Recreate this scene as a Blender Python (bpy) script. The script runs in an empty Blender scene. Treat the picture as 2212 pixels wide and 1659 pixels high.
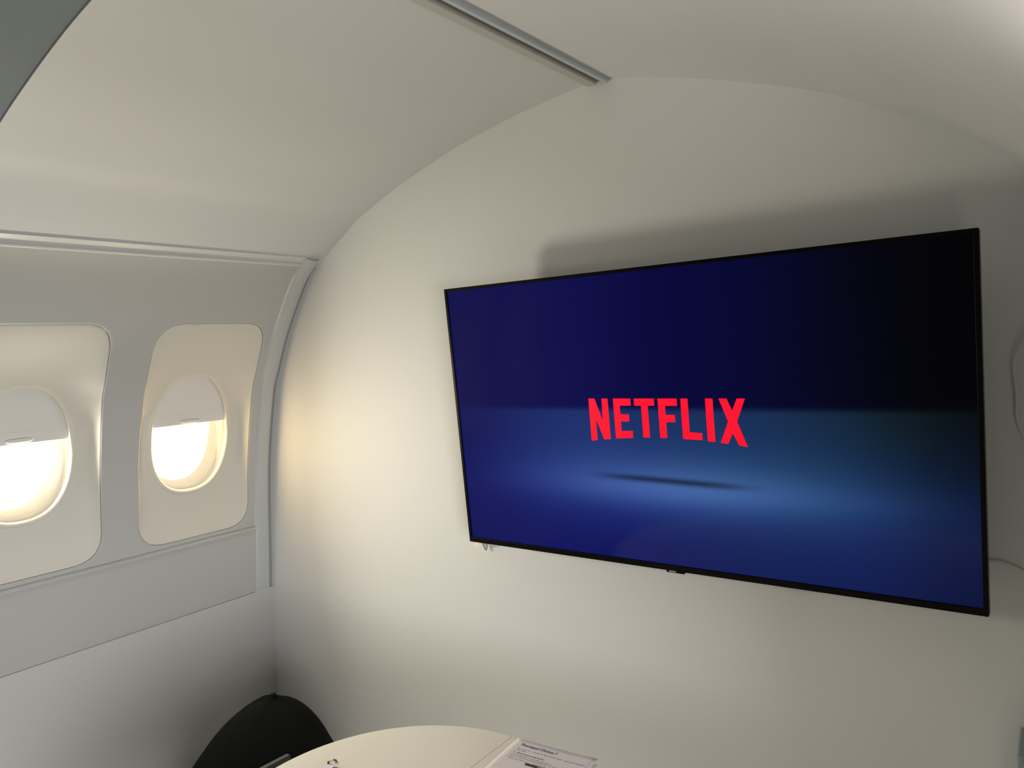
import bpy, bmesh, math, random
import numpy as np
from mathutils import Vector, Matrix

C = bpy.context.scene.collection
SC = bpy.context.scene
PI = math.pi
W_PX, H_PX = 2212, 1659

# ------------------------------------------------------------------ camera
CAM_Z = 1.45
cd = bpy.data.cameras.new('camera')
cam = bpy.data.objects.new('camera', cd)
C.objects.link(cam)
cd.sensor_fit = 'HORIZONTAL'
cd.sensor_width = 36.0
cd.lens = 36.0 * 1622.487 / W_PX
cd.clip_start = 0.02
fwd = Vector((-0.59466454, 0.80252285, -0.04828211))
rgt = Vector((0.80388523, 0.5926337, -0.05053539))
up = Vector((0.0119422, 0.06886488, 0.99755452))
cam.matrix_world = Matrix(((rgt.x, up.x, -fwd.x, 0), (rgt.y, up.y, -fwd.y, 0), (rgt.z, up.z, -fwd.z, CAM_Z), (0, 0, 0, 1)))
SC.camera = cam

# ------------------------------------------------------------------ sky, exposure
world = bpy.data.worlds.new('overcast_sky')
SC.world = world
world.use_nodes = True
bg = world.node_tree.nodes['Background']
bg.inputs['Color'].default_value = (1.0, 0.88, 0.68, 1)
bg.inputs['Strength'].default_value = 2.5
SC.view_settings.view_transform = 'Standard'
SC.view_settings.look = 'None'
SC.view_settings.exposure = 0.0
SC.view_settings.gamma = 1.0
SC.cycles.max_bounces = 16
SC.cycles.diffuse_bounces = 10
SC.cycles.sample_clamp_indirect = 6.0

# daylight standing just outside each window pane: (side, centre y, power, colour)
WARM = (1.0, 0.71, 0.32)
SOFT = (1.0, 0.93, 0.75)
COOL = (0.97, 0.98, 1.0)
# a power of 0 is a window whose shade is drawn all the way down
LEFT_WINDOWS = [(1.615, 2.7, WARM), (1.015, 15.8, SOFT), (0.415, 0, SOFT), (-0.185, 0, SOFT)]
# open cabin door on the right, behind the camera's right shoulder: opening (y0, y1, top) and the daylight outside it
DOOR_Y0, DOOR_Y1, DOOR_TOP = -0.75, 0.52, 1.42
DOOR_DAYLIGHT = 172.0
CEILING_FILL = 3.6  # power of the added fill light on the right-hand ceiling
ZF = -0.23           # floor level

# ------------------------------------------------------------------ materials
def lin(c):
    c = c / 255.0
    return c / 12.92 if c <= 0.04045 else ((c + 0.055) / 1.055) ** 2.4

def mat(name, col, rough=0.6, metal=0.0, spec=0.5, mottling=0.0, scale=6.0, emit=None, strength=0.0, bump=0.0, bump_scale=300.0):
    m = bpy.data.materials.new(name)
    m.use_nodes = True
    nt = m.node_tree
    b = nt.nodes['Principled BSDF']
    b.inputs['Base Color'].default_value = (*col, 1)
    b.inputs['Roughness'].default_value = rough
    b.inputs['Metallic'].default_value = metal
    b.inputs['Specular IOR Level'].default_value = spec
    if mottling:
        tc = nt.nodes.new('ShaderNodeTexCoord')
        n = nt.nodes.new('ShaderNodeTexNoise')
        n.inputs['Scale'].default_value = scale
        n.inputs['Detail'].default_value = 4
        r = nt.nodes.new('ShaderNodeMapRange')
        r.inputs['To Min'].default_value = 1 - mottling
        r.inputs['To Max'].default_value = 1 + mottling
        x = nt.nodes.new('ShaderNodeMix')
        x.data_type = 'RGBA'
        x.blend_type = 'MULTIPLY'
        x.inputs[0].default_value = 1
        x.inputs[6].default_value = (*col, 1)
        nt.links.new(tc.outputs['Object'], n.inputs['Vector'])
        nt.links.new(n.outputs['Fac'], r.inputs['Value'])
        nt.links.new(r.outputs['Result'], x.inputs[7])
        nt.links.new(x.outputs[2], b.inputs['Base Color'])
    if bump:
        tc = nt.nodes.new('ShaderNodeTexCoord')
        n = nt.nodes.new('ShaderNodeTexNoise')
        n.inputs['Scale'].default_value = bump_scale
        bp = nt.nodes.new('ShaderNodeBump')
        bp.inputs['Strength'].default_value = bump
        bp.inputs['Distance'].default_value = 0.002
        nt.links.new(tc.outputs['Object'], n.inputs['Vector'])
        nt.links.new(n.outputs['Fac'], bp.inputs['Height'])
        nt.links.new(bp.outputs['Normal'], b.inputs['Normal'])
    if emit:
        b.inputs['Emission Color'].default_value = (*emit, 1)
        b.inputs['Emission Strength'].default_value = strength
    return m

M = {
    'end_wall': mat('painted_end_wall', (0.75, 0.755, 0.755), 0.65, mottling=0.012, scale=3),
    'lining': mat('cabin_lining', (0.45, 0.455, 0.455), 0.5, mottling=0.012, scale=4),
    'lower_lining': mat('lower_wall_lining', (0.53, 0.54, 0.54), 0.6, mottling=0.01, scale=4),
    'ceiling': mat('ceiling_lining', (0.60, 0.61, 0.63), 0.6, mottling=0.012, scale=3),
    'rear': mat('grey_rear_lining', (0.14, 0.178, 0.205), 0.7, mottling=0.05, scale=20),
    'bead': mat('grey_sealing_bead', (0.50, 0.515, 0.525), 0.75, spec=0.2),
    'gap': mat('dark_joint', (0.30, 0.31, 0.32), 0.8),
    'rail': mat('ceiling_rail_metal', (0.46, 0.52, 0.57), 0.45, metal=0.1, mottling=0.04, scale=30),
    'rail_slot': mat('ceiling_rail_slot', (0.20, 0.20, 0.19), 0.7),
    'rail_lip': mat('ceiling_rail_lip', (0.44, 0.435, 0.42), 0.5),
    'moulding': mat('grey_moulding', (0.56, 0.58, 0.59), 0.45),
    'rear_wall': mat('dark_grey_rear_wall', (0.12, 0.125, 0.13), 0.7),
    'floor': mat('pale_grey_carpet', (0.55, 0.54, 0.52), 0.95, mottling=0.15, scale=60, bump=0.5),
    'window_panel': mat('window_panel_plastic', (0.64, 0.62, 0.57), 0.6, spec=0.3),
    'rim': mat('window_rim_plastic', (0.70, 0.66, 0.58), 0.45, spec=0.3),
    'shade': mat('window_shade_plastic', (0.72, 0.71, 0.69), 0.45),
    'tv_black': mat('gloss_black_plastic', (0.002, 0.002, 0.002), 0.35, spec=0.12),
    'tv_back': mat('matt_black_plastic', (0.01, 0.01, 0.011), 0.5),
    'tv_edge': mat('dark_metal_edge', (0.06, 0.065, 0.065), 0.25, metal=0.8),
    'red_logo': mat('lit_red_letters', (0.02, 0.0, 0.0), 0.3, emit=(1.0, 0.004, 0.027), strength=1.0),
    'silver_print': mat('silver_print', (0.55, 0.55, 0.55), 0.4),
    'steel': mat('black_steel', (0.03, 0.03, 0.03), 0.4, metal=0.6),
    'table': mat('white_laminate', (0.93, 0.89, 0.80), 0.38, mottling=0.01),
    'table_edge': mat('white_table_edging', (0.82, 0.80, 0.76), 0.4),
    'table_leg': mat('pale_grey_steel', (0.45, 0.46, 0.47), 0.35, metal=0.6),
    'paper': mat('white_paper', (0.88, 0.83, 0.85), 0.8, mottling=0.01, scale=40),
    'print_violet': mat('violet_grey_print', (0.12, 0.10, 0.18), 0.8),
    'print_grey': mat('grey_print', (0.36, 0.33, 0.37), 0.8),
    'print_dark': mat('dark_printed_picture', (0.05, 0.04, 0.035), 0.7),
    'print_mid': mat('grey_printed_picture', (0.28, 0.25, 0.25), 0.7, mottling=0.5, scale=300),
    'blue_print': mat('blue_printed_block', (0.10, 0.15, 0.48), 0.6),
    'cord': mat('dark_brown_cord', (0.035, 0.022, 0.014), 0.6),
    'pouf': mat('black_pouf_fabric', (0.008, 0.009, 0.0085), 0.95, spec=0.08, mottling=0.3, scale=150, bump=0.4),
    'stool': mat('dark_grey_seat_vinyl', (0.055, 0.06, 0.055), 0.6),
    'white_cable': mat('white_cable_sheath', (0.72, 0.72, 0.70), 0.45),
    'black_cable': mat('grey_cable_sheath', (0.30, 0.30, 0.31), 0.5),
    'adapter': mat('white_adapter_plastic', (0.75, 0.74, 0.72), 0.4),
    'led': mat('orange_indicator', (0.8, 0.2, 0.1), 0.4, emit=(1.0, 0.22, 0.10), strength=2.0),
    'box_blue': mat('pale_blue_grey_cabinet', (0.30, 0.35, 0.39), 0.5),
}
def pane_material():
    m = bpy.data.materials.new('clear_acrylic')
    m.use_nodes = True
    nt = m.node_tree
    nt.nodes.clear()
    out = nt.nodes.new('ShaderNodeOutputMaterial')
    mix = nt.nodes.new('ShaderNodeMixShader')
    tr = nt.nodes.new('ShaderNodeBsdfTransparent')
    tr.inputs['Color'].default_value = (0.97, 0.97, 0.96, 1)
    gl = nt.nodes.new('ShaderNodeBsdfGlossy')
    gl.inputs['Roughness'].default_value = 0.03
    mix.inputs[0].default_value = 0.05
    nt.links.new(tr.outputs[0], mix.inputs[1])
    nt.links.new(gl.outputs[0], mix.inputs[2])
    nt.links.new(mix.outputs[0], out.inputs[0])
    return m
M['pane'] = pane_material()

# ------------------------------------------------------------------ mesh helpers
class MB:
    def __init__(self):
        self.v, self.f = [], []
    def add(self, verts, faces):
        o = len(self.v)
        self.v += [tuple(float(a) for a in p) for p in verts]
        self.f += [tuple(o + i for i in f) for f in faces]
        return self
    def grid(self, rows, close_u=False, close_v=False, flip=False):
        nr, nc = len(rows), len(rows[0])
        fs = []
        for i in range(nr if close_v else nr - 1):
            for j in range(nc if close_u else nc - 1):
                a, b = i * nc + j, i * nc + (j + 1) % nc
                c, d = ((i + 1) % nr) * nc + (j + 1) % nc, ((i + 1) % nr) * nc + j
                fs.append((a, d, c, b) if flip else (a, b, c, d))
        return self.add([p for r in rows for p in r], fs)
    def box(self, lo, hi):
        x0, y0, z0 = lo
        x1, y1, z1 = hi
        return self.add([(x0, y0, z0), (x1, y0, z0), (x1, y1, z0), (x0, y1, z0), (x0, y0, z1), (x1, y0, z1), (x1, y1, z1), (x0, y1, z1)],
                        [(0, 3, 2, 1), (4, 5, 6, 7), (0, 1, 5, 4), (1, 2, 6, 5), (2, 3, 7, 6), (3, 0, 4, 7)])
    def prism(self, poly, z0, z1):
        n = len(poly)
        v = [(x, y, z0) for x, y in poly] + [(x, y, z1) for x, y in poly]
        f = [tuple(range(n))[::-1], tuple(range(n, 2 * n))] + [(i, (i + 1) % n, n + (i + 1) % n, n + i) for i in range(n)]
        return self.add(v, f)
    def tube(self, pts, r, n=10, caps=True):
        P = [Vector(p) for p in pts]
        rows = []
        t0 = (P[1] - P[0]).normalized()
        ref = Vector((0, 0, 1)) if abs(t0.z) < 0.9 else Vector((1, 0, 0))
        nrm = (ref - t0 * ref.dot(t0)).normalized()
        for i, p in enumerate(P):
            t = (P[min(i + 1, len(P) - 1)] - P[max(i - 1, 0)]).normalized()
            nrm = (nrm - t * nrm.dot(t)).normalized()
            b = t.cross(nrm)
            rr = r[i] if isinstance(r, (list, tuple)) else r
            rows.append([p + (nrm * math.cos(a) + b * math.sin(a)) * rr for a in [2 * PI * k / n for k in range(n)]])
        o = len(self.v)
        self.grid(rows, close_u=True)
        if caps:
            self.f.append(tuple(o + k for k in range(n))[::-1])
            e = o + (len(rows) - 1) * n
            self.f.append(tuple(e + k for k in range(n)))
        return self
    def build(self, name, m, parent=None, smooth=False, bevel=0.0, segs=2, angle=40, fix=True):
        me = bpy.data.meshes.new(name)
        me.from_pydata(self.v, [], self.f)
        if fix:
            b = bmesh.new()
            b.from_mesh(me)
            bmesh.ops.recalc_face_normals(b, faces=b.faces)
            b.to_mesh(me)
            b.free()
        me.materials.append(m)
        if smooth:
            for p in me.polygons:
                p.use_smooth = True
        o = bpy.data.objects.new(name, me)
        C.objects.link(o)
        if bevel:
            md = o.modifiers.new('soft_edges', 'BEVEL')
            md.width = bevel
            md.segments = segs
            md.limit_method = 'ANGLE'
            md.angle_limit = math.radians(angle)
        if parent:
            o.parent = parent
        return o

def spline(pts, n=8):
    P = [np.array(p, float) for p in pts]
    out = []
    for i in range(len(P) - 1):
        p0, p1, p2, p3 = P[max(i - 1, 0)], P[i], P[i + 1], P[min(i + 2, len(P) - 1)]
        for k in range(n):
            t = k / n
            out.append(0.5 * (2 * p1 + (p2 - p0) * t + (2 * p0 - 5 * p1 + 4 * p2 - p3) * t * t + (3 * p1 - p0 - 3 * p2 + p3) * t ** 3))
    out.append(P[-1])
    return [tuple(p) for p in out]

def thing(name, label, cat, loc, rz=0.0, group=None, rx=0.0):
    o = bpy.data.objects.new(name, None)
    o.empty_display_size = 0.05
    C.objects.link(o)
    o.location = loc
    o.rotation_euler = (rx, 0, rz)
    return tag(o, label, cat, group)

def tag(o, label, cat, group=None):
    o['label'] = label
    o['category'] = cat
    if group:
        o['group'] = group
    return o

def structure(o, label=None):
    o['kind'] = 'structure'
    if label:
        o['label'] = label
    return o

def text_mesh(name, text, size, m, parent, loc, rot, depth=0.0002, sx=1.0, shear=0.0, bold=0.0):
    cu = bpy.data.curves.new(name, 'FONT')
    cu.body = text
    cu.size = size
    cu.extrude = depth
    cu.shear = shear
    cu.offset = bold
    cu.align_x = 'LEFT'
    t = bpy.data.objects.new(name + '_source', cu)
    me = bpy.data.meshes.new_from_object(t)
    bpy.data.objects.remove(t)
    me.materials.clear()
    me.materials.append(m)
    o = bpy.data.objects.new(name, me)
    C.objects.link(o)
    o.parent = parent
    o.location = loc
    o.rotation_euler = rot
    o.scale = (sx, 1, 1)
    return o

# ------------------------------------------------------------------ cabin cross-section (x, z), running along y
YW = 1.9717          # end wall
Y_ARCH = 0.735       # where the pale lining stops and the grey lining begins
Y_BACK = -1.6
LEFT_PTS = [(-2.862, -0.28), (-2.850, 0.0), (-2.830, 0.30), (-2.804, 0.594), (-2.767, 1.005), (-2.703, 1.306), (-2.661, 1.403), (-2.583, 1.555), (-2.445, 1.753), (-2.351, 1.835)]
LEFT = np.array(spline(LEFT_PTS, 12))
RIGHT_PTS = [(-0.155, 1.85), (-0.02, 1.74), (0.12, 1.58), (0.24, 1.38), (0.32, 1.15), (0.37, 0.85), (0.40, 0.5), (0.42, 0.0), (0.42, -0.28)]
RIGHT = np.array(spline(RIGHT_PTS, 12))[::-1]
def px(side, z):
    P = LEFT if side < 0 else RIGHT
    return float(np.interp(z, P[:, 1], P[:, 0]))
def pn(side, z):          # outward normal (x, z)
    e = 0.01
    dx, dz = px(side, z + e) - px(side, z - e), 2 * e
    n = np.array([-dz, dx]) if side < 0 else np.array([dz, -dx])
    return n / np.hypot(*n)
def sp(side, y, z, depth=0.0):
    n = pn(side, z)
    return (px(side, z) + n[0] * depth, y, z + n[1] * depth)

CEIL_PTS = [(-2.372, 1.818), (-2.351, 1.835), (-2.180, 1.943), (-2.075, 1.990), (-1.949, 2.040), (-1.786, 2.092), (-1.614, 2.139), (-1.45, 2.172), (-1.328, 2.192),
            (-1.159, 2.212), (-1.095, 2.217), (-1.0, 2.202), (-0.934, 2.186), (-0.798, 2.149), (-0.673, 2.108), (-0.585, 2.078), (-0.468, 2.032),
            (-0.391, 1.993), (-0.317, 1.952), (-0.232, 1.903), (-0.155, 1.85), (-0.02, 1.74)]
CEIL = spline(CEIL_PTS, 6)

# ------------------------------------------------------------------ floor, end wall, ceiling
b = MB().box((-3.0, Y_BACK - 0.1, ZF - 0.08), (0.6, YW + 0.1, ZF))
structure(b.build('floor', M['floor']))

outline = [(x - 0.05, z) for x, z in LEFT if z < 1.80] + [(x, z + 0.04) for x, z in CEIL[2:-3]] + [(x + 0.05, z) for x, z in RIGHT[::-1] if z < 1.80]
n = len(outline)
b = MB()
b.add([(x, YW, z) for x, z in outline] + [(x, YW + 0.06, z) for x, z in outline],
      [tuple(range(n)), tuple(range(n, 2 * n))[::-1]] + [(i, (i + 1) % n, n + (i + 1) % n, n + i) for i in range(n)])
structure(b.build('wall_front', M['end_wall']))
b = MB()
b.add([(x, Y_BACK, z) for x, z in outline] + [(x, Y_BACK - 0.06, z) for x, z in outline],
      [tuple(range(n)), tuple(range(n, 2 * n))[::-1]] + [(i, (i + 1) % n, n + (i + 1) % n, n + i) for i in range(n)])
structure(b.build('wall_rear', M['rear_wall']))

def vault(prof, y0, y1, thick, lift=0.0, steps=6):
    P = np.array(prof)
    T = np.gradient(P, axis=0)
    N = np.stack([-T[:, 1], T[:, 0]], 1)
    N /= np.linalg.norm(N, axis=1)[:, None]
    lo, hi = P + N * lift, P + N * (lift + thick)
    ring = list(map(tuple, lo)) + list(map(tuple, hi[::-1]))
    return MB().grid([[(x, y, z) for x, z in ring] for y in np.linspace(y0, y1, steps)], close_u=True), ring
def solid_vault(name, m, prof, y0, y1, thick, lift=0.0):
    b, ring = vault(prof, y0, y1, thick, lift)
    k = len(ring)
    b.f.append(tuple(range(k)))
    b.f.append(tuple(range(len(b.v) - k, len(b.v)))[::-1])
    o = b.build(name, m, smooth=True)
    md = o.modifiers.new('edges', 'EDGE_SPLIT')
    md.split_angle = math.radians(40)
    return structure(o)
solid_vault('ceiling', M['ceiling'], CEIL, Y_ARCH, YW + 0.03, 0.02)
solid_vault('ceiling_rear', M['rear'], CEIL, Y_BACK - 0.03, Y_ARCH - 0.002, 0.02, 0.004)

# ------------------------------------------------------------------ side walls with window openings
Z_LO, Z_HI, Z_TOP = 0.750, 1.63, 1.815
HOLE_Z0, HOLE_Z1 = 0.762, 1.597
NA = 144
ANG = [2 * PI * k / NA for k in range(NA)]
WC_Z = 1.162                              # centre height of the oval

def ray_poly(poly, cy, cz):
    P = np.array(poly)
    out = []
    for a in ANG:
        d = np.array([math.cos(a), math.sin(a)])
        best = None
        for i in range(len(P)):
            p, q = P[i] - (cy, cz), P[(i + 1) % len(P)] - (cy, cz)
            e = q - p
            det = d[0] * -e[1] + d[1] * e[0]
            if abs(det) < 1e-12:
                continue
            t = (p[0] * -e[1] + p[1] * e[0]) / det
            s = (d[0] * p[1] - d[1] * p[0]) / det
            if t > 0 and -1e-6 <= s <= 1 + 1e-6:
                best = t if best is None else min(best, t)
        out.append((cy + d[0] * best, cz + d[1] * best))
    return out
def rounded(corners, radii, n=10):
    out = []
    k = len(corners)
    for i in range(k):
        p0, p1, p2 = (np.array(corners[(i + j) % k], float) for j in (-1, 0, 1))
        a, c = (p0 - p1) / np.linalg.norm(p0 - p1), (p2 - p1) / np.linalg.norm(p2 - p1)
        r = radii[i]
        s, e = p1 + a * r, p1 + c * r
        for j in range(n + 1):
            t = j / n
            out.append(tuple((1 - t) ** 2 * s + 2 * t * (1 - t) * p1 + t * t * e))
    return out
def hole_contour(yc, grow=0.0):
    w = 0.238 + grow
    return rounded([(yc - w, HOLE_Z0 - grow), (yc + w, HOLE_Z0 - grow), (yc + w - 0.006, HOLE_Z1 + grow), (yc - w + 0.016, HOLE_Z1 + grow)], [0.105, 0.105, 0.095, 0.105])
def oval(yc, grow=0.0):
    out = []
    a_, b_ = 0.157 + grow, 0.216 + grow
    for a in ANG:
        c, s = math.cos(a), math.sin(a)
        ex = 2.35
        r = (abs(c / a_) ** ex + abs(s / b_) ** ex) ** (-1 / ex)
        out.append((yc - 0.005 + r * c, WC_Z + r * s))
    return out
def smooth01(t):
    t = min(max(t, 0), 1)
    return t * t * (3 - 2 * t)

DISH = 0.042
def side_wall(name, side, y0, y1, centres, m):
    b = MB()
    edges = [y0] + [(p + q) / 2 for p, q in zip(centres, centres[1:])] + [y1]
    for k, yc in enumerate(centres):
        a0, a1 = edges[k], edges[k + 1]
        rect = [(a0, Z_LO), (a1, Z_LO), (a1, Z_HI), (a0, Z_HI)]
        # the rectangle's own corners are kept so that neighbouring pieces meet
        R = ray_poly(rect, yc, WC_Z)
        for cn in rect:
            j = min(range(NA), key=lambda i: math.hypot(R[i][0] - cn[0], R[i][1] - cn[1]))
            R[j] = cn
        Hc = ray_poly(hole_contour(yc), yc, WC_Z)
        rows = []
        for t in np.linspace(0, 1, 9):
            rows.append([sp(side, r[0] * (1 - t) + h[0] * t, r[1] * (1 - t) + h[1] * t) for r, h in zip(R, Hc)])
        Hi = ray_poly(hole_contour(yc, -0.002), yc, WC_Z)
        rows.append([sp(side, p[0], p[1], 0.002) for p in Hi])
        rows.append([sp(side, p[0], p[1], 0.014) for p in Hi])
        b.grid(rows, close_u=True)
    # plain strip above, panel with a small ledge and a seam below
    zs = np.linspace(Z_HI, Z_TOP, 10)
    b.grid([[sp(side, y, z) for y in (y0, y1)] for z in zs])
    low = [(Z_LO, 0.0), (0.7485, 0.0008), (0.7475, 0.0025), (0.7462, -0.003), (0.7435, -0.010), (0.739, -0.0125), (0.734, -0.0115), (0.726, -0.0075)]
    low += [(z, -0.006) for z in np.linspace(0.71, 0.47, 12)]
    low += [(0.4625, -0.0055), (0.4615, 0.006), (0.455, 0.0065)]
    b.grid([[sp(side, y, z, d) for y in (y0, y1)] for z, d in low])
    o = b.build(name, m, smooth=True, fix=False)
    me = o.data
    bm = bmesh.new()
    bm.from_mesh(me)
    bmesh.ops.remove_doubles(bm, verts=bm.verts, dist=1e-5)
    bmesh.ops.recalc_face_normals(bm, faces=bm.faces)
    bm.to_mesh(me)
    bm.free()
    md = o.modifiers.new('edges', 'EDGE_SPLIT')
    md.split_angle = math.radians(42)
    return structure(o)

Y_PANEL = 1.878
b = MB()
low = [(0.4585, 0.008), (0.4570, 0.0), (0.4550, -0.001)] + [(z, -0.001) for z in np.linspace(0.44, ZF - 0.03, 24)]
b.grid([[sp(-1, y, z, d) for y in (Y_BACK - 0.03, Y_PANEL, YW + 0.02)] for z, d in low])
structure(b.build('baseboard_left', M['lower_lining'], smooth=False))
lc = sorted(w[0] for w in LEFT_WINDOWS)
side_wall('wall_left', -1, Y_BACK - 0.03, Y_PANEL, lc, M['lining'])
b = MB()
zs_ = np.concatenate([np.linspace(ZF - 0.03, DOOR_TOP, 24), np.linspace(DOOR_TOP, 1.80, 8)[1:]])
for y0_, y1_, za, zb in ((DOOR_Y1, YW + 0.02, ZF - 0.03, 1.80), (DOOR_Y0, DOOR_Y1, DOOR_TOP, 1.80), (Y_BACK - 0.03, DOOR_Y0, ZF - 0.03, 1.80)):
    zz = [z for z in zs_ if za - 1e-6 <= z <= zb + 1e-6]
    ins = [[sp(1, y, z, 0.0) for y in (y0_, y1_)] for z in zz]
    out_ = [[sp(1, y, z, 0.05) for y in (y1_, y0_)] for z in zz]
    b.grid([i_ + o_ for i_, o_ in zip(ins, out_)], close_u=True)
structure(b.build('wall_right', M['rear'], smooth=False))
# added unseen fill light for the right-hand ceiling, and a shelf to hide it
xc = px(1, 1.52)
b = MB()
sec = [(xc + 0.03, 1.49), (xc - 0.07, 1.49), (xc - 0.085, 1.50), (xc - 0.085, 1.575), (xc - 0.078, 1.575), (xc - 0.078, 1.505), (xc + 0.03, 1.505)]
b.grid([[(x, y, z) for x, z in sec] for y in (0.15, 1.25)], close_u=True)
b.f.append(tuple(range(7))[::-1])
b.f.append(tuple(range(7, 14)))
structure(b.build('fill_shield', M['ceiling']))  # added shelf that shields the fill light from below
ld = bpy.data.lights.new('ceiling_fill', 'AREA')
ld.shape = 'RECTANGLE'
ld.size, ld.size_y = 0.02, 0.8
ld.spread = math.radians(130)
ld.energy = CEILING_FILL
ld.color = (1.0, 0.90, 0.80)
lo = bpy.data.objects.new('ceiling_fill', ld)
C.objects.link(lo)
lo.location = (xc - 0.03, 0.58, 1.553)
lo.rotation_euler = (0, math.radians(130), 0)
dz = np.linspace(ZF, DOOR_TOP, 14)
b = MB()
for ya, yb2 in ((DOOR_Y0, DOOR_Y0 + 0.03), (DOOR_Y1 - 0.03, DOOR_Y1)):
    b.grid([[sp(1, ya, z, -0.012), sp(1, yb2, z, -0.012), sp(1, yb2, z, 0.07), sp(1, ya, z, 0.07)] for z in dz], close_u=True)
b.grid([[sp(1, y, DOOR_TOP - 0.03, -0.012), sp(1, y, DOOR_TOP, -0.012), sp(1, y, DOOR_TOP, 0.07), sp(1, y, DOOR_TOP - 0.03, 0.07)] for y in (DOOR_Y0, DOOR_Y1)], close_u=True)
structure(b.build('door_1', M['rear_wall']), 'dark frame of the open cabin door')
ld = bpy.data.lights.new('door_daylight', 'AREA')
ld.shape = 'RECTANGLE'
ld.size, ld.size_y = 2.4, 1.3
ld.energy = DOOR_DAYLIGHT
ld.color = COOL
lo = bpy.data.objects.new('door_daylight', ld)
C.objects.link(lo)
lo.location = (2.5, -1.1, 1.2)
lo.rotation_euler = (math.radians(90), 0, math.radians(70))

# ------------------------------------------------------------------ windows
def window(idx, side, yc, power, colour):
    root = bpy.data.objects.new('window_%d' % idx, None)
    root.empty_display_size = 0.05
    C.objects.link(root)
    root.location = sp(side, yc, WC_Z, 0.0)
    structure(root, 'oval cabin window with half drawn shade in a rounded wall recess')
    inv = Matrix.Translation(root.location).inverted()
    def fin(o):
        o.data.transform(inv)
        o.parent = root
        return o
    Ho = ray_poly(hole_contour(yc, -0.0035), yc, WC_Z)
    Ov = oval(yc)
    rows = []
    rows.append([sp(side, p[0], p[1], 0.017) for p in ray_poly(hole_contour(yc, 0.012), yc, WC_Z)])
    rows.append([sp(side, p[0], p[1], 0.0165) for p in Ho])
    rows.append([sp(side, p[0], p[1], 0.003) for p in Ho])
    for t in [0.01, 0.03] + list(np.linspace(0.06, 1, 26)):
        row = []
        for a, h, o in zip(ANG, Ho, Ov):
            s = math.sin(a)
            span_top = 0.30 + 0.65 * smooth01((s - 0.35) / 0.5)
            span_bot = 0.30 + 0.55 * smooth01((-s - 0.45) / 0.5)
            span = span_top if s > 0 else span_bot
            span *= 1.25 if (math.cos(a) < -0.3 and abs(s) < 0.85) else 1.0
            q = min(t / min(span * 1.6, 1.0), 1.0)
            w_top = smooth01((s - 0.55) / 0.3)
            d = 0.0015 + DISH * (w_top * smooth01(q) + (1 - w_top) * (1 - (1 - q) ** 2.2))
            row.append(sp(side, h[0] * (1 - t) + o[0] * t, h[1] * (1 - t) + o[1] * t, d))
        rows.append(row)
    o = MB().grid(rows, close_u=True).build('window_recess', M['window_panel'], smooth=True)
    md = o.modifiers.new('edges', 'EDGE_SPLIT')
    md.split_angle = math.radians(50)
    fin(o)
    # rim: outer lip, groove for the shade, deep reveal
    prof = [(0.016, 0.003), (0.013, -0.003), (0.007, -0.0055), (0.001, -0.003), (-0.002, 0.003), (-0.003, 0.009), (-0.0005, 0.0105), (0.003, 0.012), (0.003, 0.021),
            (-0.003, 0.0225), (-0.006, 0.026), (-0.010, 0.036), (-0.014, 0.050), (-0.021, 0.070), (-0.026, 0.085)]
    def lip(a, d):          # the lip stands proud only below the shade
        return d if d > 0 else 0.001 + (d - 0.001) * (1 - smooth01((math.sin(a) + 0.1) / 0.4))
    rows = [[sp(side, p[0], p[1], DISH + lip(a, d)) for a, p in zip(ANG, oval(yc, g))] for g, d in prof]
    o = MB().grid(rows, close_u=True).build('window_rim', M['rim'], smooth=True)
    md = o.modifiers.new('edges', 'EDGE_SPLIT')
    md.split_angle = math.radians(48)
    fin(o)
    # pane
    pts = [sp(side, p[0], p[1], DISH + 0.030) for p in oval(yc, -0.008)]
    pts2 = [sp(side, p[0], p[1], DISH + 0.033) for p in oval(yc, -0.008)]
    k = len(pts)
    o = MB().add(pts + pts2, [tuple(range(k)), tuple(range(k, 2 * k))[::-1]] + [(i, (i + 1) % k, k + (i + 1) % k, k + i) for i in range(k)]).build('window_pane', M['pane'])
    fin(o)
    # shade: a slab filling the oval above its lower edge, with a thicker bottom bar and a finger grip
    zs0, zbar = (1.203, 1.242) if power else (0.955, 0.99)
    def slab(z0, z1, d0, d1, grow=0.0025):
        ov = [p for p in oval(yc, grow)]
        arr = np.array(ov)
        zz = np.linspace(max(z0, arr[:, 1].min() + 1e-3), min(z1, arr[:, 1].max() - 1e-4), 30)
        left, right = [], []
        for z in zz:
            r_ = np.concatenate([arr[3 * NA // 4:], arr[:NA // 4 + 1]])
            yr = np.interp(z, r_[:, 1], r_[:, 0])
            l_ = arr[NA // 4:3 * NA // 4 + 1][::-1]
            yl = np.interp(z, l_[:, 1], l_[:, 0])
            left.append(yl)
            right.append(yr)
        bb = MB()
        f_rows = [[sp(side, l + (r - l) * t, z, DISH + d0) for t in np.linspace(0, 1, 7)] for l, r, z in zip(left, right, zz)]
        k_rows = [[sp(side, l + (r - l) * t, z, DISH + d1) for t in np.linspace(0, 1, 7)] for l, r, z in zip(left, right, zz)]
        ring = [fr + kr[::-1] for fr, kr in zip(f_rows, k_rows)]
        bb.grid(ring, close_u=True)
        q = len(ring[0])
        bb.f.append(tuple(range(q))[::-1])
        bb.f.append(tuple(range(len(bb.v) - q, len(bb.v))))
        return bb
    sh = slab(zbar - 0.001, 1.40, 0.014, 0.0175).build('window_shade', M['shade'], smooth=False)
    fin(sh)
    bar = slab(zs0, zbar, 0.0122, 0.0195, 0.002).build('shade_bar', M['shade'], smooth=False)
    fin(bar)
    bar.parent = sh
    gy, gz = yc - 0.005, zs0 + 0.013
    g = MB()
    rows = []
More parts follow.
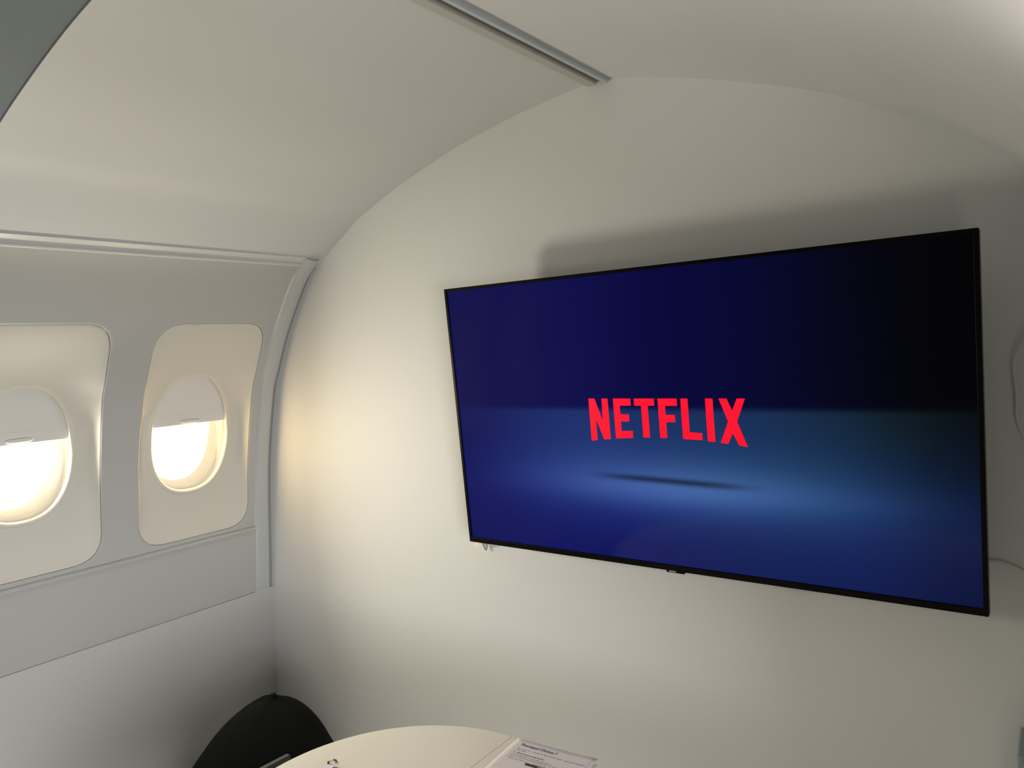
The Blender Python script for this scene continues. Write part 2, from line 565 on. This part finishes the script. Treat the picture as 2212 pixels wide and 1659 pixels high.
    for t in np.linspace(-1, 1, 13):
        e = (1 - abs(t) ** 4) ** 0.5
        rows.append([sp(side, gy + t * 0.043, gz + zz * e, DISH + 0.0122 - dd * e) for zz, dd in ((0.006, 0.0), (0.003, 0.004), (-0.003, 0.008), (-0.007, 0.0075), (-0.0075, 0.005), (-0.004, 0.0))])
    grip = g.grid(rows, close_u=True).build('shade_grip', M['shade'], smooth=True)
    fin(grip)
    grip.parent = sh
    if not power:
        return root
    # the daylight that comes in under the shade
    ld = bpy.data.lights.new('daylight', 'AREA')
    ld.shape = 'ELLIPSE'
    ld.size, ld.size_y = 0.225, 0.235
    ld.spread = math.radians(180 if colour is WARM else 150)
    ld.energy = power
    ld.color = colour
    lo = bpy.data.objects.new('daylight', ld)
    C.objects.link(lo)
    lo.location = sp(side, yc - 0.01, 1.085, DISH + 0.036)
    lo.rotation_euler = (math.radians(90), 0, math.radians(-90 if side < 0 else 90))
    return root

for i, (yc, pw, cc) in enumerate(LEFT_WINDOWS):
    window(i + 1, -1, yc, pw, cc)

# ------------------------------------------------------------------ trims
# rounded bead in the corner between the left wall and the end wall
zs = np.linspace(ZF - 0.02, 1.835, 66)
CP = np.array([(-2.455, 1.74)] + [p for p in CEIL if p[0] < -2.0])
def corner_pt(z, y, depth):
    if z <= 1.80:
        return sp(-1, y, z, depth)
    n_ = pn(-1, 1.80)
    x = float(np.interp(z, CP[:, 1], CP[:, 0]))
    return (x + n_[0] * depth, y, z + n_[1] * depth)
def bead_out(z):
    return smooth01((z - 0.46) / 1.0)
sec = [(Y_PANEL - 0.004, 0.012), (Y_PANEL, 0.0015), (1.882, 0.0)]
sec += [(1.915 - 0.031 * math.cos(a), -0.002 - 0.012 * math.sin(a)) for a in np.linspace(0.15, PI - 0.15, 12)]
sec += [(1.947, 0.006), (1.949, 0.018)]
zb_ = [z for z in zs if z > 0.45]
b = MB().grid([[corner_pt(z, y, d * bead_out(z) if d < 0 else d) for y, d in sec] for z in [0.452] + zb_])
structure(b.build('trim_1', M['bead'], smooth=True))
b = MB().grid([[corner_pt(z, y, 0.016) for y in (1.93, YW + 0.03)] for z in zs])
structure(b.build('trim_2', M['gap'], smooth=True))

# moulding where the left wall meets the ceiling
def profile_bar(name, m, sec, y0, y1, bevel=0.0, parent=None):
    k = len(sec)
    bb = MB().grid([[(x, y, z) for x, z in sec] for y in (y0, y1)], close_u=True)
    bb.f.append(tuple(range(k))[::-1])
    bb.f.append(tuple(range(k, 2 * k)))
    return bb.build(name, m, parent, bevel=bevel)
x0, x1 = px(-1, 1.806), px(-1, 1.835)
sec = [(x0 - 0.02, 1.800), (x0 + 0.004, 1.806), (x0 + 0.008, 1.809), (x0 + 0.012, 1.8175), (x0 + 0.0115, 1.8195), (x0 + 0.0145, 1.821), (x1 + 0.007, 1.834), (x1 + 0.004, 1.839), (x1 - 0.03, 1.852)]
o = profile_bar('trim_3', M['moulding'], sec, Y_BACK - 0.02, 1.880, bevel=0.0012)
structure(o)

# slotted rail along the ridge of the ceiling
rail = bpy.data.objects.new('trim_4', None)
C.objects.link(rail)
structure(rail, 'slotted grey metal rail along the ridge of the ceiling')
zr = 2.214
profile_bar('rail_lip', M['rail_lip'], [(-1.127, zr - 0.004), (-1.1265, zr - 0.009), (-1.096, zr - 0.011), (-1.094, zr - 0.008), (-1.094, zr + 0.01), (-1.127, zr + 0.006)], Y_ARCH - 0.9, 1.966, 0.001, rail)
profile_bar('rail_slot', M['rail_slot'], [(-1.095, zr - 0.002), (-1.073, zr - 0.004), (-1.073, zr + 0.01), (-1.095, zr + 0.01)], Y_ARCH - 0.9, 1.964, 0, rail)
profile_bar('rail_flange', M['rail'], [(-1.074, zr - 0.009), (-1.071, zr - 0.012), (-1.058, zr - 0.013), (-1.055, zr - 0.009), (-1.055, zr + 0.008), (-1.074, zr + 0.01)], Y_ARCH - 0.9, 1.968, 0.001, rail)

# ------------------------------------------------------------------ television
TV_TILT = math.radians(4.2531)
TV_K = 0.99          # a 64 inch set
tv = thing('television', 'large black flat screen television showing red lettering on dark blue, mounted on the end wall', 'television',
           (-0.86597 * TV_K, 1.84171 * TV_K, CAM_Z + (1.23313 - CAM_Z) * TV_K), rx=TV_TILT)
tv.scale = (TV_K,) * 3
HW, HH = 0.724, 0.414
IX, IZ0, IZ1 = 0.7142, -0.3975, 0.4045
def srgb(c):
    c = np.clip(np.asarray(c, float) / 255.0, 0, 1)
    return np.where(c <= 0.04045, c / 12.92, ((c + 0.055) / 1.055) ** 2.4)
def screen_picture(u, v):
    # u, v in metres from the centre of the screen
    s = lambda a, b_, t: np.clip((t - a) / (b_ - a), 0, 1) ** 2 * (3 - 2 * np.clip((t - a) / (b_ - a), 0, 1))
    def mix(a, c, t):
        return np.asarray(a, float) * (1 - t[..., None]) + np.asarray(c, float) * t[..., None]
    top = mix((9, 8, 72), (5, 6, 50), s(-0.35, 0.30, u))
    top = mix((0, 0, 0), (1, 1, 1), 1 - 0.93 * s(0.15, 0.70, u)) * top
    low = mix((9, 10, 84), (4, 17, 74), s(-0.3, 0.4, u))
    low = low * (1 - 0.25 * s(0.45, 0.72, u))[..., None]
    base = top * (1 - s(0.10, -0.30, v))[..., None] + low * s(0.10, -0.30, v)[..., None]
    floor = s(0.045, 0.022, v) * np.exp(-((u - 0.03) / 0.64) ** 4)
    haze = floor * np.exp(-((v + 0.02) / 0.30) ** 2)
    haze = haze[..., None] * np.array((19, 40, 34))
    e = np.exp(-(((u - 0.03) / 0.46) ** 2 + ((v + 0.175) / 0.085) ** 2))
    e2 = np.exp(-(((u - 0.10) / 0.52) ** 2 + ((v + 0.19) / 0.045) ** 2))
    glow = e[..., None] * np.array((33, 42, 40)) + e2[..., None] * np.array((14, 16, 22))
    col = base + haze + glow
    line = v + 0.163 + 0.004 * np.sin(u * 6)
    dark = np.exp(-((u + 0.0) / 0.20) ** 4) * np.exp(-(line / 0.0085) ** 2)
    col = col * (1 - 0.52 * dark)[..., None]
    return srgb(col)
NU, NV = 300, 170
U, V = np.meshgrid(np.linspace(-IX, IX, NU), np.linspace(IZ0, IZ1, NV))
b = MB().grid([[(U[i, j], 0.0, V[i, j]) for j in range(NU)] for i in range(NV)])
scr = b.build('screen', M['tv_black'], tv, smooth=True, fix=False)
m = bpy.data.materials.new('lit_screen')
m.use_nodes = True
nt = m.node_tree
bs = nt.nodes['Principled BSDF']
bs.inputs['Base Color'].default_value = (0.002, 0.002, 0.002, 1)
bs.inputs['Roughness'].default_value = 0.10
bs.inputs['Specular IOR Level'].default_value = 0.16
at = nt.nodes.new('ShaderNodeAttribute')
at.attribute_name = 'picture'
nt.links.new(at.outputs['Color'], bs.inputs['Emission Color'])
bs.inputs['Emission Strength'].default_value = 1.0
scr.data.materials.clear()
scr.data.materials.append(m)
ca = scr.data.color_attributes.new('picture', 'FLOAT_COLOR', 'POINT')
rgb = screen_picture(U, V).reshape(-1, 3)
ca.data.foreach_set('color', np.concatenate([rgb, np.ones((len(rgb), 1))], 1).astype(np.float32).ravel())

LETTERS = [
    [(-0.2284, 0.0621), (-0.2087, 0.062), (-0.1872, -0.0027), (-0.186, 0.062), (-0.1665, 0.062), (-0.1664, -0.0531), (-0.1875, -0.0549), (-0.209, 0.0035), (-0.2089, -0.0573), (-0.2286, -0.06)],
    [(-0.1497, 0.062), (-0.0956, 0.062), (-0.0960, 0.0422), (-0.1300, 0.042), (-0.1300, 0.0177), (-0.104, 0.0177), (-0.1042, -0.0022), (-0.1302, -0.0023), (-0.1302, -0.0295), (-0.0962, -0.0275), (-0.0961, -0.0474), (-0.1495, -0.0511)],
    [(-0.0855, 0.062), (-0.0257, 0.062), (-0.0259, 0.0423), (-0.0451, 0.0422), (-0.0451, -0.0452), (-0.0649, -0.0456), (-0.0651, 0.0421), (-0.0855, 0.042)],
    [(-0.0149, 0.062), (0.0397, 0.0619), (0.0396, 0.0420), (0.0053, 0.0420), (0.0054, 0.0180), (0.0315, 0.0179), (0.0315, -0.0014), (0.0054, -0.0017), (0.0051, -0.0448), (-0.015, -0.0454)],
    [(0.0501, 0.0619), (0.0702, 0.0619), (0.0699, -0.0275), (0.1038, -0.029), (0.1036, -0.0478), (0.0503, -0.0461)],
    [(0.1175, 0.0619), (0.1377, 0.0619), (0.1379, -0.0511), (0.1178, -0.0497)],
    [(0.1534, 0.0619), (0.1744, 0.0619), (0.1869, 0.0312), (0.2004, 0.0619), (0.2215, 0.0619), (0.198, 0.0031), (0.2213, -0.0613), (0.1995, -0.058), (0.185, -0.0268), (0.1715, -0.0549), (0.1519, -0.0527), (0.1747, 0.0032)],
]
b = MB()
for poly in LETTERS:
    k = len(poly)
    b.add([(x, -0.0004, z) for x, z in poly] + [(x, 0.0002, z) for x, z in poly],
          [tuple(range(k)), tuple(range(k, 2 * k))[::-1]] + [(i, (i + 1) % k, k + (i + 1) % k, k + i) for i in range(k)])
lg = b.build('screen_lettering', M['red_logo'], tv)
lg['label'] = 'bright red capital lettering lit on the screen'

b = MB()
yf, yb_ = -0.004, 0.022
o_, i_ = [(-HW, -HH), (HW, -HH), (HW, HH), (-HW, HH)], [(-IX, IZ0), (IX, IZ0), (IX, IZ1), (-IX, IZ1)]
rows = [[(x, yb_, z) for x, z in o_], [(x, yf, z) for x, z in o_], [(x, yf, z) for x, z in i_], [(x, 0.001, z) for x, z in i_], [(x, yb_, z) for x, z in i_]]
b.grid(rows, close_u=True, close_v=True)
b.build('bezel', M['tv_black'], tv, bevel=0.0012)
b = MB().box((HW, -0.0025, -HH + 0.004), (HW + 0.0016, 0.020, HH - 0.004))
e = b.build('edge_strip', M['tv_edge'], tv)
e['label'] = 'thin dark metal strip along the side edge'
b = MB()
rows = []
for s_, y_ in ((0.985, 0.0225), (0.975, 0.034), (0.80, 0.056), (0.76, 0.060)):
    rows.append([(x * s_, y_, z * s_) for x, z in rounded(o_, [0.03] * 4, 5)])
b.grid(rows, close_u=True)
k = len(rows[0])
b.f.append(tuple(range(k)))
b.f.append(tuple(range(len(b.v) - k, len(b.v)))[::-1])
b.build('back_cover', M['tv_back'], tv)
b = MB().box((-0.0255, -0.0045, -HH - 0.0055), (0.0285, 0.012, -HH + 0.004))
np_ = b.build('logo_plate', M['tv_black'], tv, bevel=0.003, segs=3)
lt = text_mesh('logo_lettering', 'SAMSUNG', 0.0062, M['silver_print'], np_, (-0.0165, -0.0049, -HH - 0.0026), (PI / 2, 0, 0), 0.0003, 0.72, bold=0.0001)
lt['label'] = 'small silver lettering'
# bracket between the back cover and the end wall
br = MB().box((-0.21, 0.060, -0.14), (0.21, 0.072, 0.14)).build('wall_bracket', M['steel'], tv)
inv = (Matrix.Translation(tv.location) @ Matrix.Rotation(TV_TILT, 4, 'X') @ Matrix.Scale(TV_K, 4)).inverted()
b = MB()
x_, z_ = tv.location.x, tv.location.z
b.box((x_ - 0.30, YW - 0.012, z_ - 0.13), (x_ + 0.30, YW - 0.0005, z_ - 0.08))
b.box((x_ - 0.30, YW - 0.012, z_ + 0.08), (x_ + 0.30, YW - 0.0005, z_ + 0.13))
b.box((x_ - 0.195, 1.89, z_ + 0.085), (x_ - 0.175, YW - 0.01, z_ + 0.125))
b.box((x_ + 0.175, 1.89, z_ + 0.085), (x_ + 0.195, YW - 0.01, z_ + 0.125))
b.box((x_ - 0.195, 1.90, z_ - 0.125), (x_ - 0.175, YW - 0.01, z_ - 0.085))
b.box((x_ + 0.175, 1.90, z_ - 0.125), (x_ + 0.195, YW - 0.01, z_ - 0.085))
wp = b.build('wall_plate', M['steel'], br)
wp.data.transform(inv)

# ------------------------------------------------------------------ cables and indicator behind the television
pts = spline([(-0.02, YW - 0.008, 1.50), (-0.045, YW - 0.02, 1.455), (-0.066, YW - 0.03, 1.424), (-0.078, YW - 0.032, 1.398), (-0.088, YW - 0.032, 1.376), (-0.0925, YW - 0.031, 1.352), (-0.0905, YW - 0.03, 1.325),
              (-0.088, YW - 0.029, 1.300), (-0.0885, YW - 0.027, 1.279), (-0.0895, YW - 0.025, 1.252), (-0.085, YW - 0.022, 1.224), (-0.076, YW - 0.018, 1.200), (-0.060, YW - 0.010, 1.165), (-0.045, YW - 0.005, 1.10)], 6)
tag(MB().tube(pts, 0.0032, 10).build('hanging_cable', M['white_cable'], smooth=True), 'thin white cable hanging in a wavy line on the end wall beyond the television', 'cable')
pts = spline([(-0.40, YW - 0.04, 0.93), (-0.25, YW - 0.02, 0.905), (-0.16, YW - 0.007, 0.911), (-0.139, YW - 0.006, 0.9165), (-0.122, YW - 0.006, 0.9165), (-0.105, YW - 0.006, 0.911), (-0.086, YW - 0.006, 0.902), (-0.04, YW - 0.006, 0.88), (0.02, YW - 0.006, 0.86)], 6)
tag(MB().tube(pts, 0.0045, 10).build('power_cable', M['white_cable'], smooth=True), 'pale cable running sideways from behind the television low on the end wall', 'cable')

ad = thing('power_adapter', 'small adapter with orange indicator light under the television corner by the window', 'adapter', (-1.625, YW, 0.797))
MB().box((-0.022, -0.028, -0.006), (0.022, -0.0002, 0.06)).build('adapter_body', M['adapter'], ad, bevel=0.003)
rows = [[(0.0 + r * math.cos(a), -0.028 - y_, -0.006 - 0.002 + r * math.sin(a)) for a in np.linspace(0, 2 * PI, 16, endpoint=False)] for r, y_ in ((0.005, 0), (0.005, 0.001), (0.003, 0.0025), (0.0005, 0.003))]
l_ = MB().grid(rows, close_u=True).build('indicator_light', M['led'], ad, smooth=True)
l_['label'] = 'glowing orange indicator light'
pts = spline([(-1.56, YW - 0.05, 0.87), (-1.583, YW - 0.03, 0.80), (-1.592, YW - 0.012, 0.783), (-1.598, YW - 0.012, 0.768), (-1.605, YW - 0.014, 0.783), (-1.608, YW - 0.02, 0.81), (-1.60, YW - 0.05, 0.87)], 8)
tag(MB().tube(pts, 0.0026, 8).build('looped_cable', M['black_cable'], smooth=True), 'grey cable loop peeping out under the lower television corner', 'cable')

# ------------------------------------------------------------------ table: half-round end unit and straight unit, pushed together
TZ = 0.51
def table_legs(root, spots):
    for x, y in spots:
        lg_ = MB().tube([(x, y, 0.012), (x, y, TZ - ZF - 0.025)], 0.02, 16).build('leg', M['table_leg'], root)
        MB().tube([(x, y, 0.0), (x, y, 0.014)], 0.024, 16).build('foot_cap', M['tv_back'], lg_)
TXC, TYC, TR = -1.0924, 1.0126, 0.3895
TH = TZ - ZF
hr = thing('half_round_table', 'white half-round table end unit with curved edge facing the windows', 'table', (TXC, TYC, ZF))
poly = [(-0.0008, -TR)] + [(TR * math.cos(a), TR * math.sin(a)) for a in np.linspace(1.5 * PI, 0.5 * PI, 81)][1:-1] + [(-0.0008, TR)]
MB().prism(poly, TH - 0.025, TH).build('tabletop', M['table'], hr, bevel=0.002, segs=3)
table_legs(hr, [(-0.07, 0.28), (-0.07, -0.28)])
MB().box((-0.10, -0.30, TH - 0.06), (-0.04, 0.30, TH - 0.025)).build('under_frame', M['table_leg'], hr)
st = thing('straight_table', 'white straight table unit with a leaflet on it, joined to the half-round end', 'table', (TXC, TYC, ZF))
XL = 1.25
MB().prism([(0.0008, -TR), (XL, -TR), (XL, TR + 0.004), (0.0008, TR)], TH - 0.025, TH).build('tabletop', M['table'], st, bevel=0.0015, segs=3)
table_legs(st, [(0.08, 0.3), (0.08, -0.3), (XL - 0.08, 0.3), (XL - 0.08, -0.3)])
MB().box((0.06, -0.32, TH - 0.06), (XL - 0.06, 0.32, TH - 0.025)).build('under_frame', M['table_leg'], st)

# leaflet lying at the far edge of the straight table, its far right corner lifting a little
KP = 1.4242
lf = thing('leaflet', 'white printed leaflet with heading and text lying across the far edge of the straight table', 'leaflet', (-0.755 * KP, 0.9855 * KP, TZ + 0.0006), rz=math.radians(4.2))
PWD, PHT = 0.212, 0.297
def curl(x, y):
    return 0.002 * smooth01((x - 0.14) / 0.07) * smooth01((y + 0.22) / 0.22)
rows = [[(x, y, curl(x, y)) for x in np.linspace(0, PWD, 16)] for y in np.linspace(-PHT, 0, 22)]
sheet = MB().grid(rows).build('sheet', M['paper'], lf, smooth=True)
sd = sheet.modifiers.new('thickness', 'SOLIDIFY')
sd.thickness = 0.0003
sd.offset = 1.0
hd = text_mesh('heading', "Pourquoi l'Avion ?", 0.0098 * KP, M['print_violet'], lf, (0.0165 * KP, -0.0185 * KP, 0.0006), (0, 0, 0), 0.0001, 0.92, bold=0.00012)
hd['label'] = 'violet grey printed heading'
random.seed(4)
def words(b, y, x0, x1, h, dens=0.8):
    y, x0, x1, h = y * KP, x0 * KP, x1 * KP, h * KP
    x = x0
    while x < x1:
        w = min(random.uniform(0.003, 0.011) * KP, x1 - x)
        if random.random() < dens + 0.15:
            k = max(1, int(w / (0.0012 * KP)))
            for q in range(k):
                hh = h * random.choice((0.62, 0.62, 0.7, 1.0))
                xa = x + q * w / k
                zz = curl(xa, y) + 0.0005
                b.add([(xa, y, zz), (xa + w / k * 0.72, y, zz), (xa + w / k * 0.72, y + hh, zz), (xa, y + hh, zz)], [(0, 1, 2, 3)])
        x += w + 0.0016 * KP
b = MB()
words(b, -0.0285, 0.0165, 0.040, 0.0026)
words(b, -0.0285, 0.046, 0.098, 0.0030, 0.9)
words(b, -0.0285, 0.103, 0.138, 0.0030, 0.9)
words(b, -0.0335, 0.0165, 0.034, 0.0024)
words(b, -0.0475, 0.0165, 0.092, 0.0024)
words(b, -0.0525, 0.0165, 0.12, 0.0024)
words(b, -0.0585, 0.0165, 0.125, 0.0024)
b.build('body_text', M['print_grey'], lf)
b = MB()
words(b, -0.0415, 0.0165, 0.020, 0.0030)
words(b, -0.0415, 0.0235, 0.074, 0.0034, 1.0)
s_ = b.build('subheading', M['print_violet'], lf)
def patch(name, x0, x1, m_):
    z_ = 0.0007
    return MB().add([(x0 * KP, -0.066 * KP, z_), (x1 * KP, -0.066 * KP, z_), (x1 * KP, -0.060 * KP, z_), (x0 * KP, -0.060 * KP, z_)], [(0, 1, 2, 3)]).build(name, m_, lf)
patch('dark_picture', 0.052, 0.074, M['print_dark'])
patch('grey_picture', 0.0742, 0.10, M['print_mid'])

# card with a blue block and a dark cord end on the half-round table
cdx = thing('leaflet_card', 'white card with a blue printed block near the curved table edge', 'card', (-0.9715 * KP, 0.7595 * KP, TZ + 0.0005), rz=math.radians(14))
MB().box((-0.017, -0.14, 0), (0.07, 0.0, 0.0005)).build('sheet', M['paper'], cdx)
k_ = MB().box((0.0125 * KP, -0.014 * KP, 0.0004), (0.0225 * KP, -0.0035 * KP, 0.0008)).build('blue_block', M['blue_print'], cdx)
k_['label'] = 'blue printed block'
cdd = thing('cord_loop', 'small dark cord loop lying by the white card on the half-round table', 'cord', (-0.970 * KP, 0.766 * KP, TZ))
def cord(name, pts, r0, r1):
    P_ = spline([(x * KP, y * KP, r0 * KP + 0.0002) for x, y in pts], 6)
    MB().tube(P_, [(r0 + (r1 - r0) * i / (len(P_) - 1)) * KP for i in range(len(P_))], 8).build(name, M['cord'], cdd, smooth=True)
cord('cord_end', [(-0.003, -0.006), (-0.0045, -0.004), (-0.005, -0.002)], 0.0019, 0.0010)
cord('bead', [(-0.0054, 0.0012), (-0.0053, 0.0017), (-0.0052, 0.0022)], 0.0009, 0.0009)
cord('cord_bend', [(-0.0042, 0.0052), (-0.0025, 0.0066), (0.0005, 0.0074), (0.0035, 0.0060), (0.0055, 0.0030), (0.0066, 0.0005)], 0.0011, 0.0006)

# ------------------------------------------------------------------ pouf in the corner and chair at the table's rounded end
pf = thing('pouf', 'black rounded fabric pouf on the floor in the corner below the windows', 'pouf', (-2.268, 1.482, ZF))
rows = []
NP = 64
PH = 0.50
ax, bx = np.array((0.805, 0.593)), np.array((-0.593, 0.805))
for t in np.linspace(0, 1, 34):
    e = max(1 - t ** 2.3, 0) ** 0.60 * (0.94 + 0.06 * math.sin(PI * min(t * 1.5, 1)))
    off = ax * (0.045 * t * t) + bx * 0.05 * t * t
    row = []
    for a in [2 * PI * k / NP for k in range(NP)]:
        p = off + ax * 0.315 * max(e, 0.008) * math.cos(a) + bx * 0.225 * max(e, 0.008) * math.sin(a)
        row.append((p[0], p[1], PH * t + 0.005 * t * math.sin(3 * a + 1)))
    rows.append(row)
MB().grid(rows, close_u=True).build('cushion', M['pouf'], pf, smooth=True)
top_ = ax * 0.045 + bx * 0.05
MB().tube([(top_[0], top_[1], PH - 0.02), (top_[0], top_[1], PH + 0.006)], 0.010, 10).build('gathered_knot', M['pouf'], pf, smooth=True)

sl = thing('dining_chair', 'low dark grey chair tucked under the curved table end', 'chair', (-1.40, 0.915, ZF))
MB().prism(rounded([(-0.19, -0.205), (0.15, -0.205), (0.15, 0.205), (-0.19, 0.205)], [0.04] * 4, 5), 0.415, 0.445).build('seat', M['stool'], sl, bevel=0.006, segs=3)
rows = []
for t in np.linspace(-1, 1, 15):
    y_ = 0.213 * t
    x_b = -0.206 + 0.006 * t * t
    rows.append([(x_b - 0.009, y_, 0.46), (x_b + 0.009, y_, 0.46), (x_b + 0.009, y_, 0.676), (x_b + 0.006, y_, 0.68), (x_b - 0.006, y_, 0.68), (x_b - 0.009, y_, 0.676)])
b = MB().grid(rows, close_u=True)
b.f.append(tuple(range(6))[::-1])
b.f.append(tuple(range(len(b.v) - 6, len(b.v))))
b.build('backrest', M['stool'], sl)
for x, y in ((-0.17, -0.17), (0.12, -0.17), (0.12, 0.17), (-0.17, 0.17)):
    MB().tube([(x * 1.08, y * 1.08, 0.0), (x, y, 0.416)], 0.011, 12).build('leg', M['steel'], sl)
for y in (-0.15, 0.15):
    MB().tube([(-0.16, y, 0.425), (-0.192, y, 0.44), (-0.1935, y, 0.50), (-0.1935, y, 0.60)], 0.008, 10).build('back_post', M['steel'], sl)

# ------------------------------------------------------------------ pale cabinet at the far right of the end wall
cb = thing('low_cabinet', 'low pale blue-grey cabinet against the end wall below the hanging cable', 'cabinet', (0.12, 1.86, ZF))
MB().box((-0.215, -0.035, 0.0), (0.20, 0.105, 0.78)).build('carcass', M['box_blue'], cb, bevel=0.004)
dr = MB().box((-0.205, -0.045, 0.02), (0.19, -0.0352, 0.77)).build('door', M['box_blue'], cb, bevel=0.002)
MB().tube([(-0.16, -0.06, 0.50), (-0.16, -0.06, 0.62)], 0.005, 10).build('handle', M['table_leg'], dr)
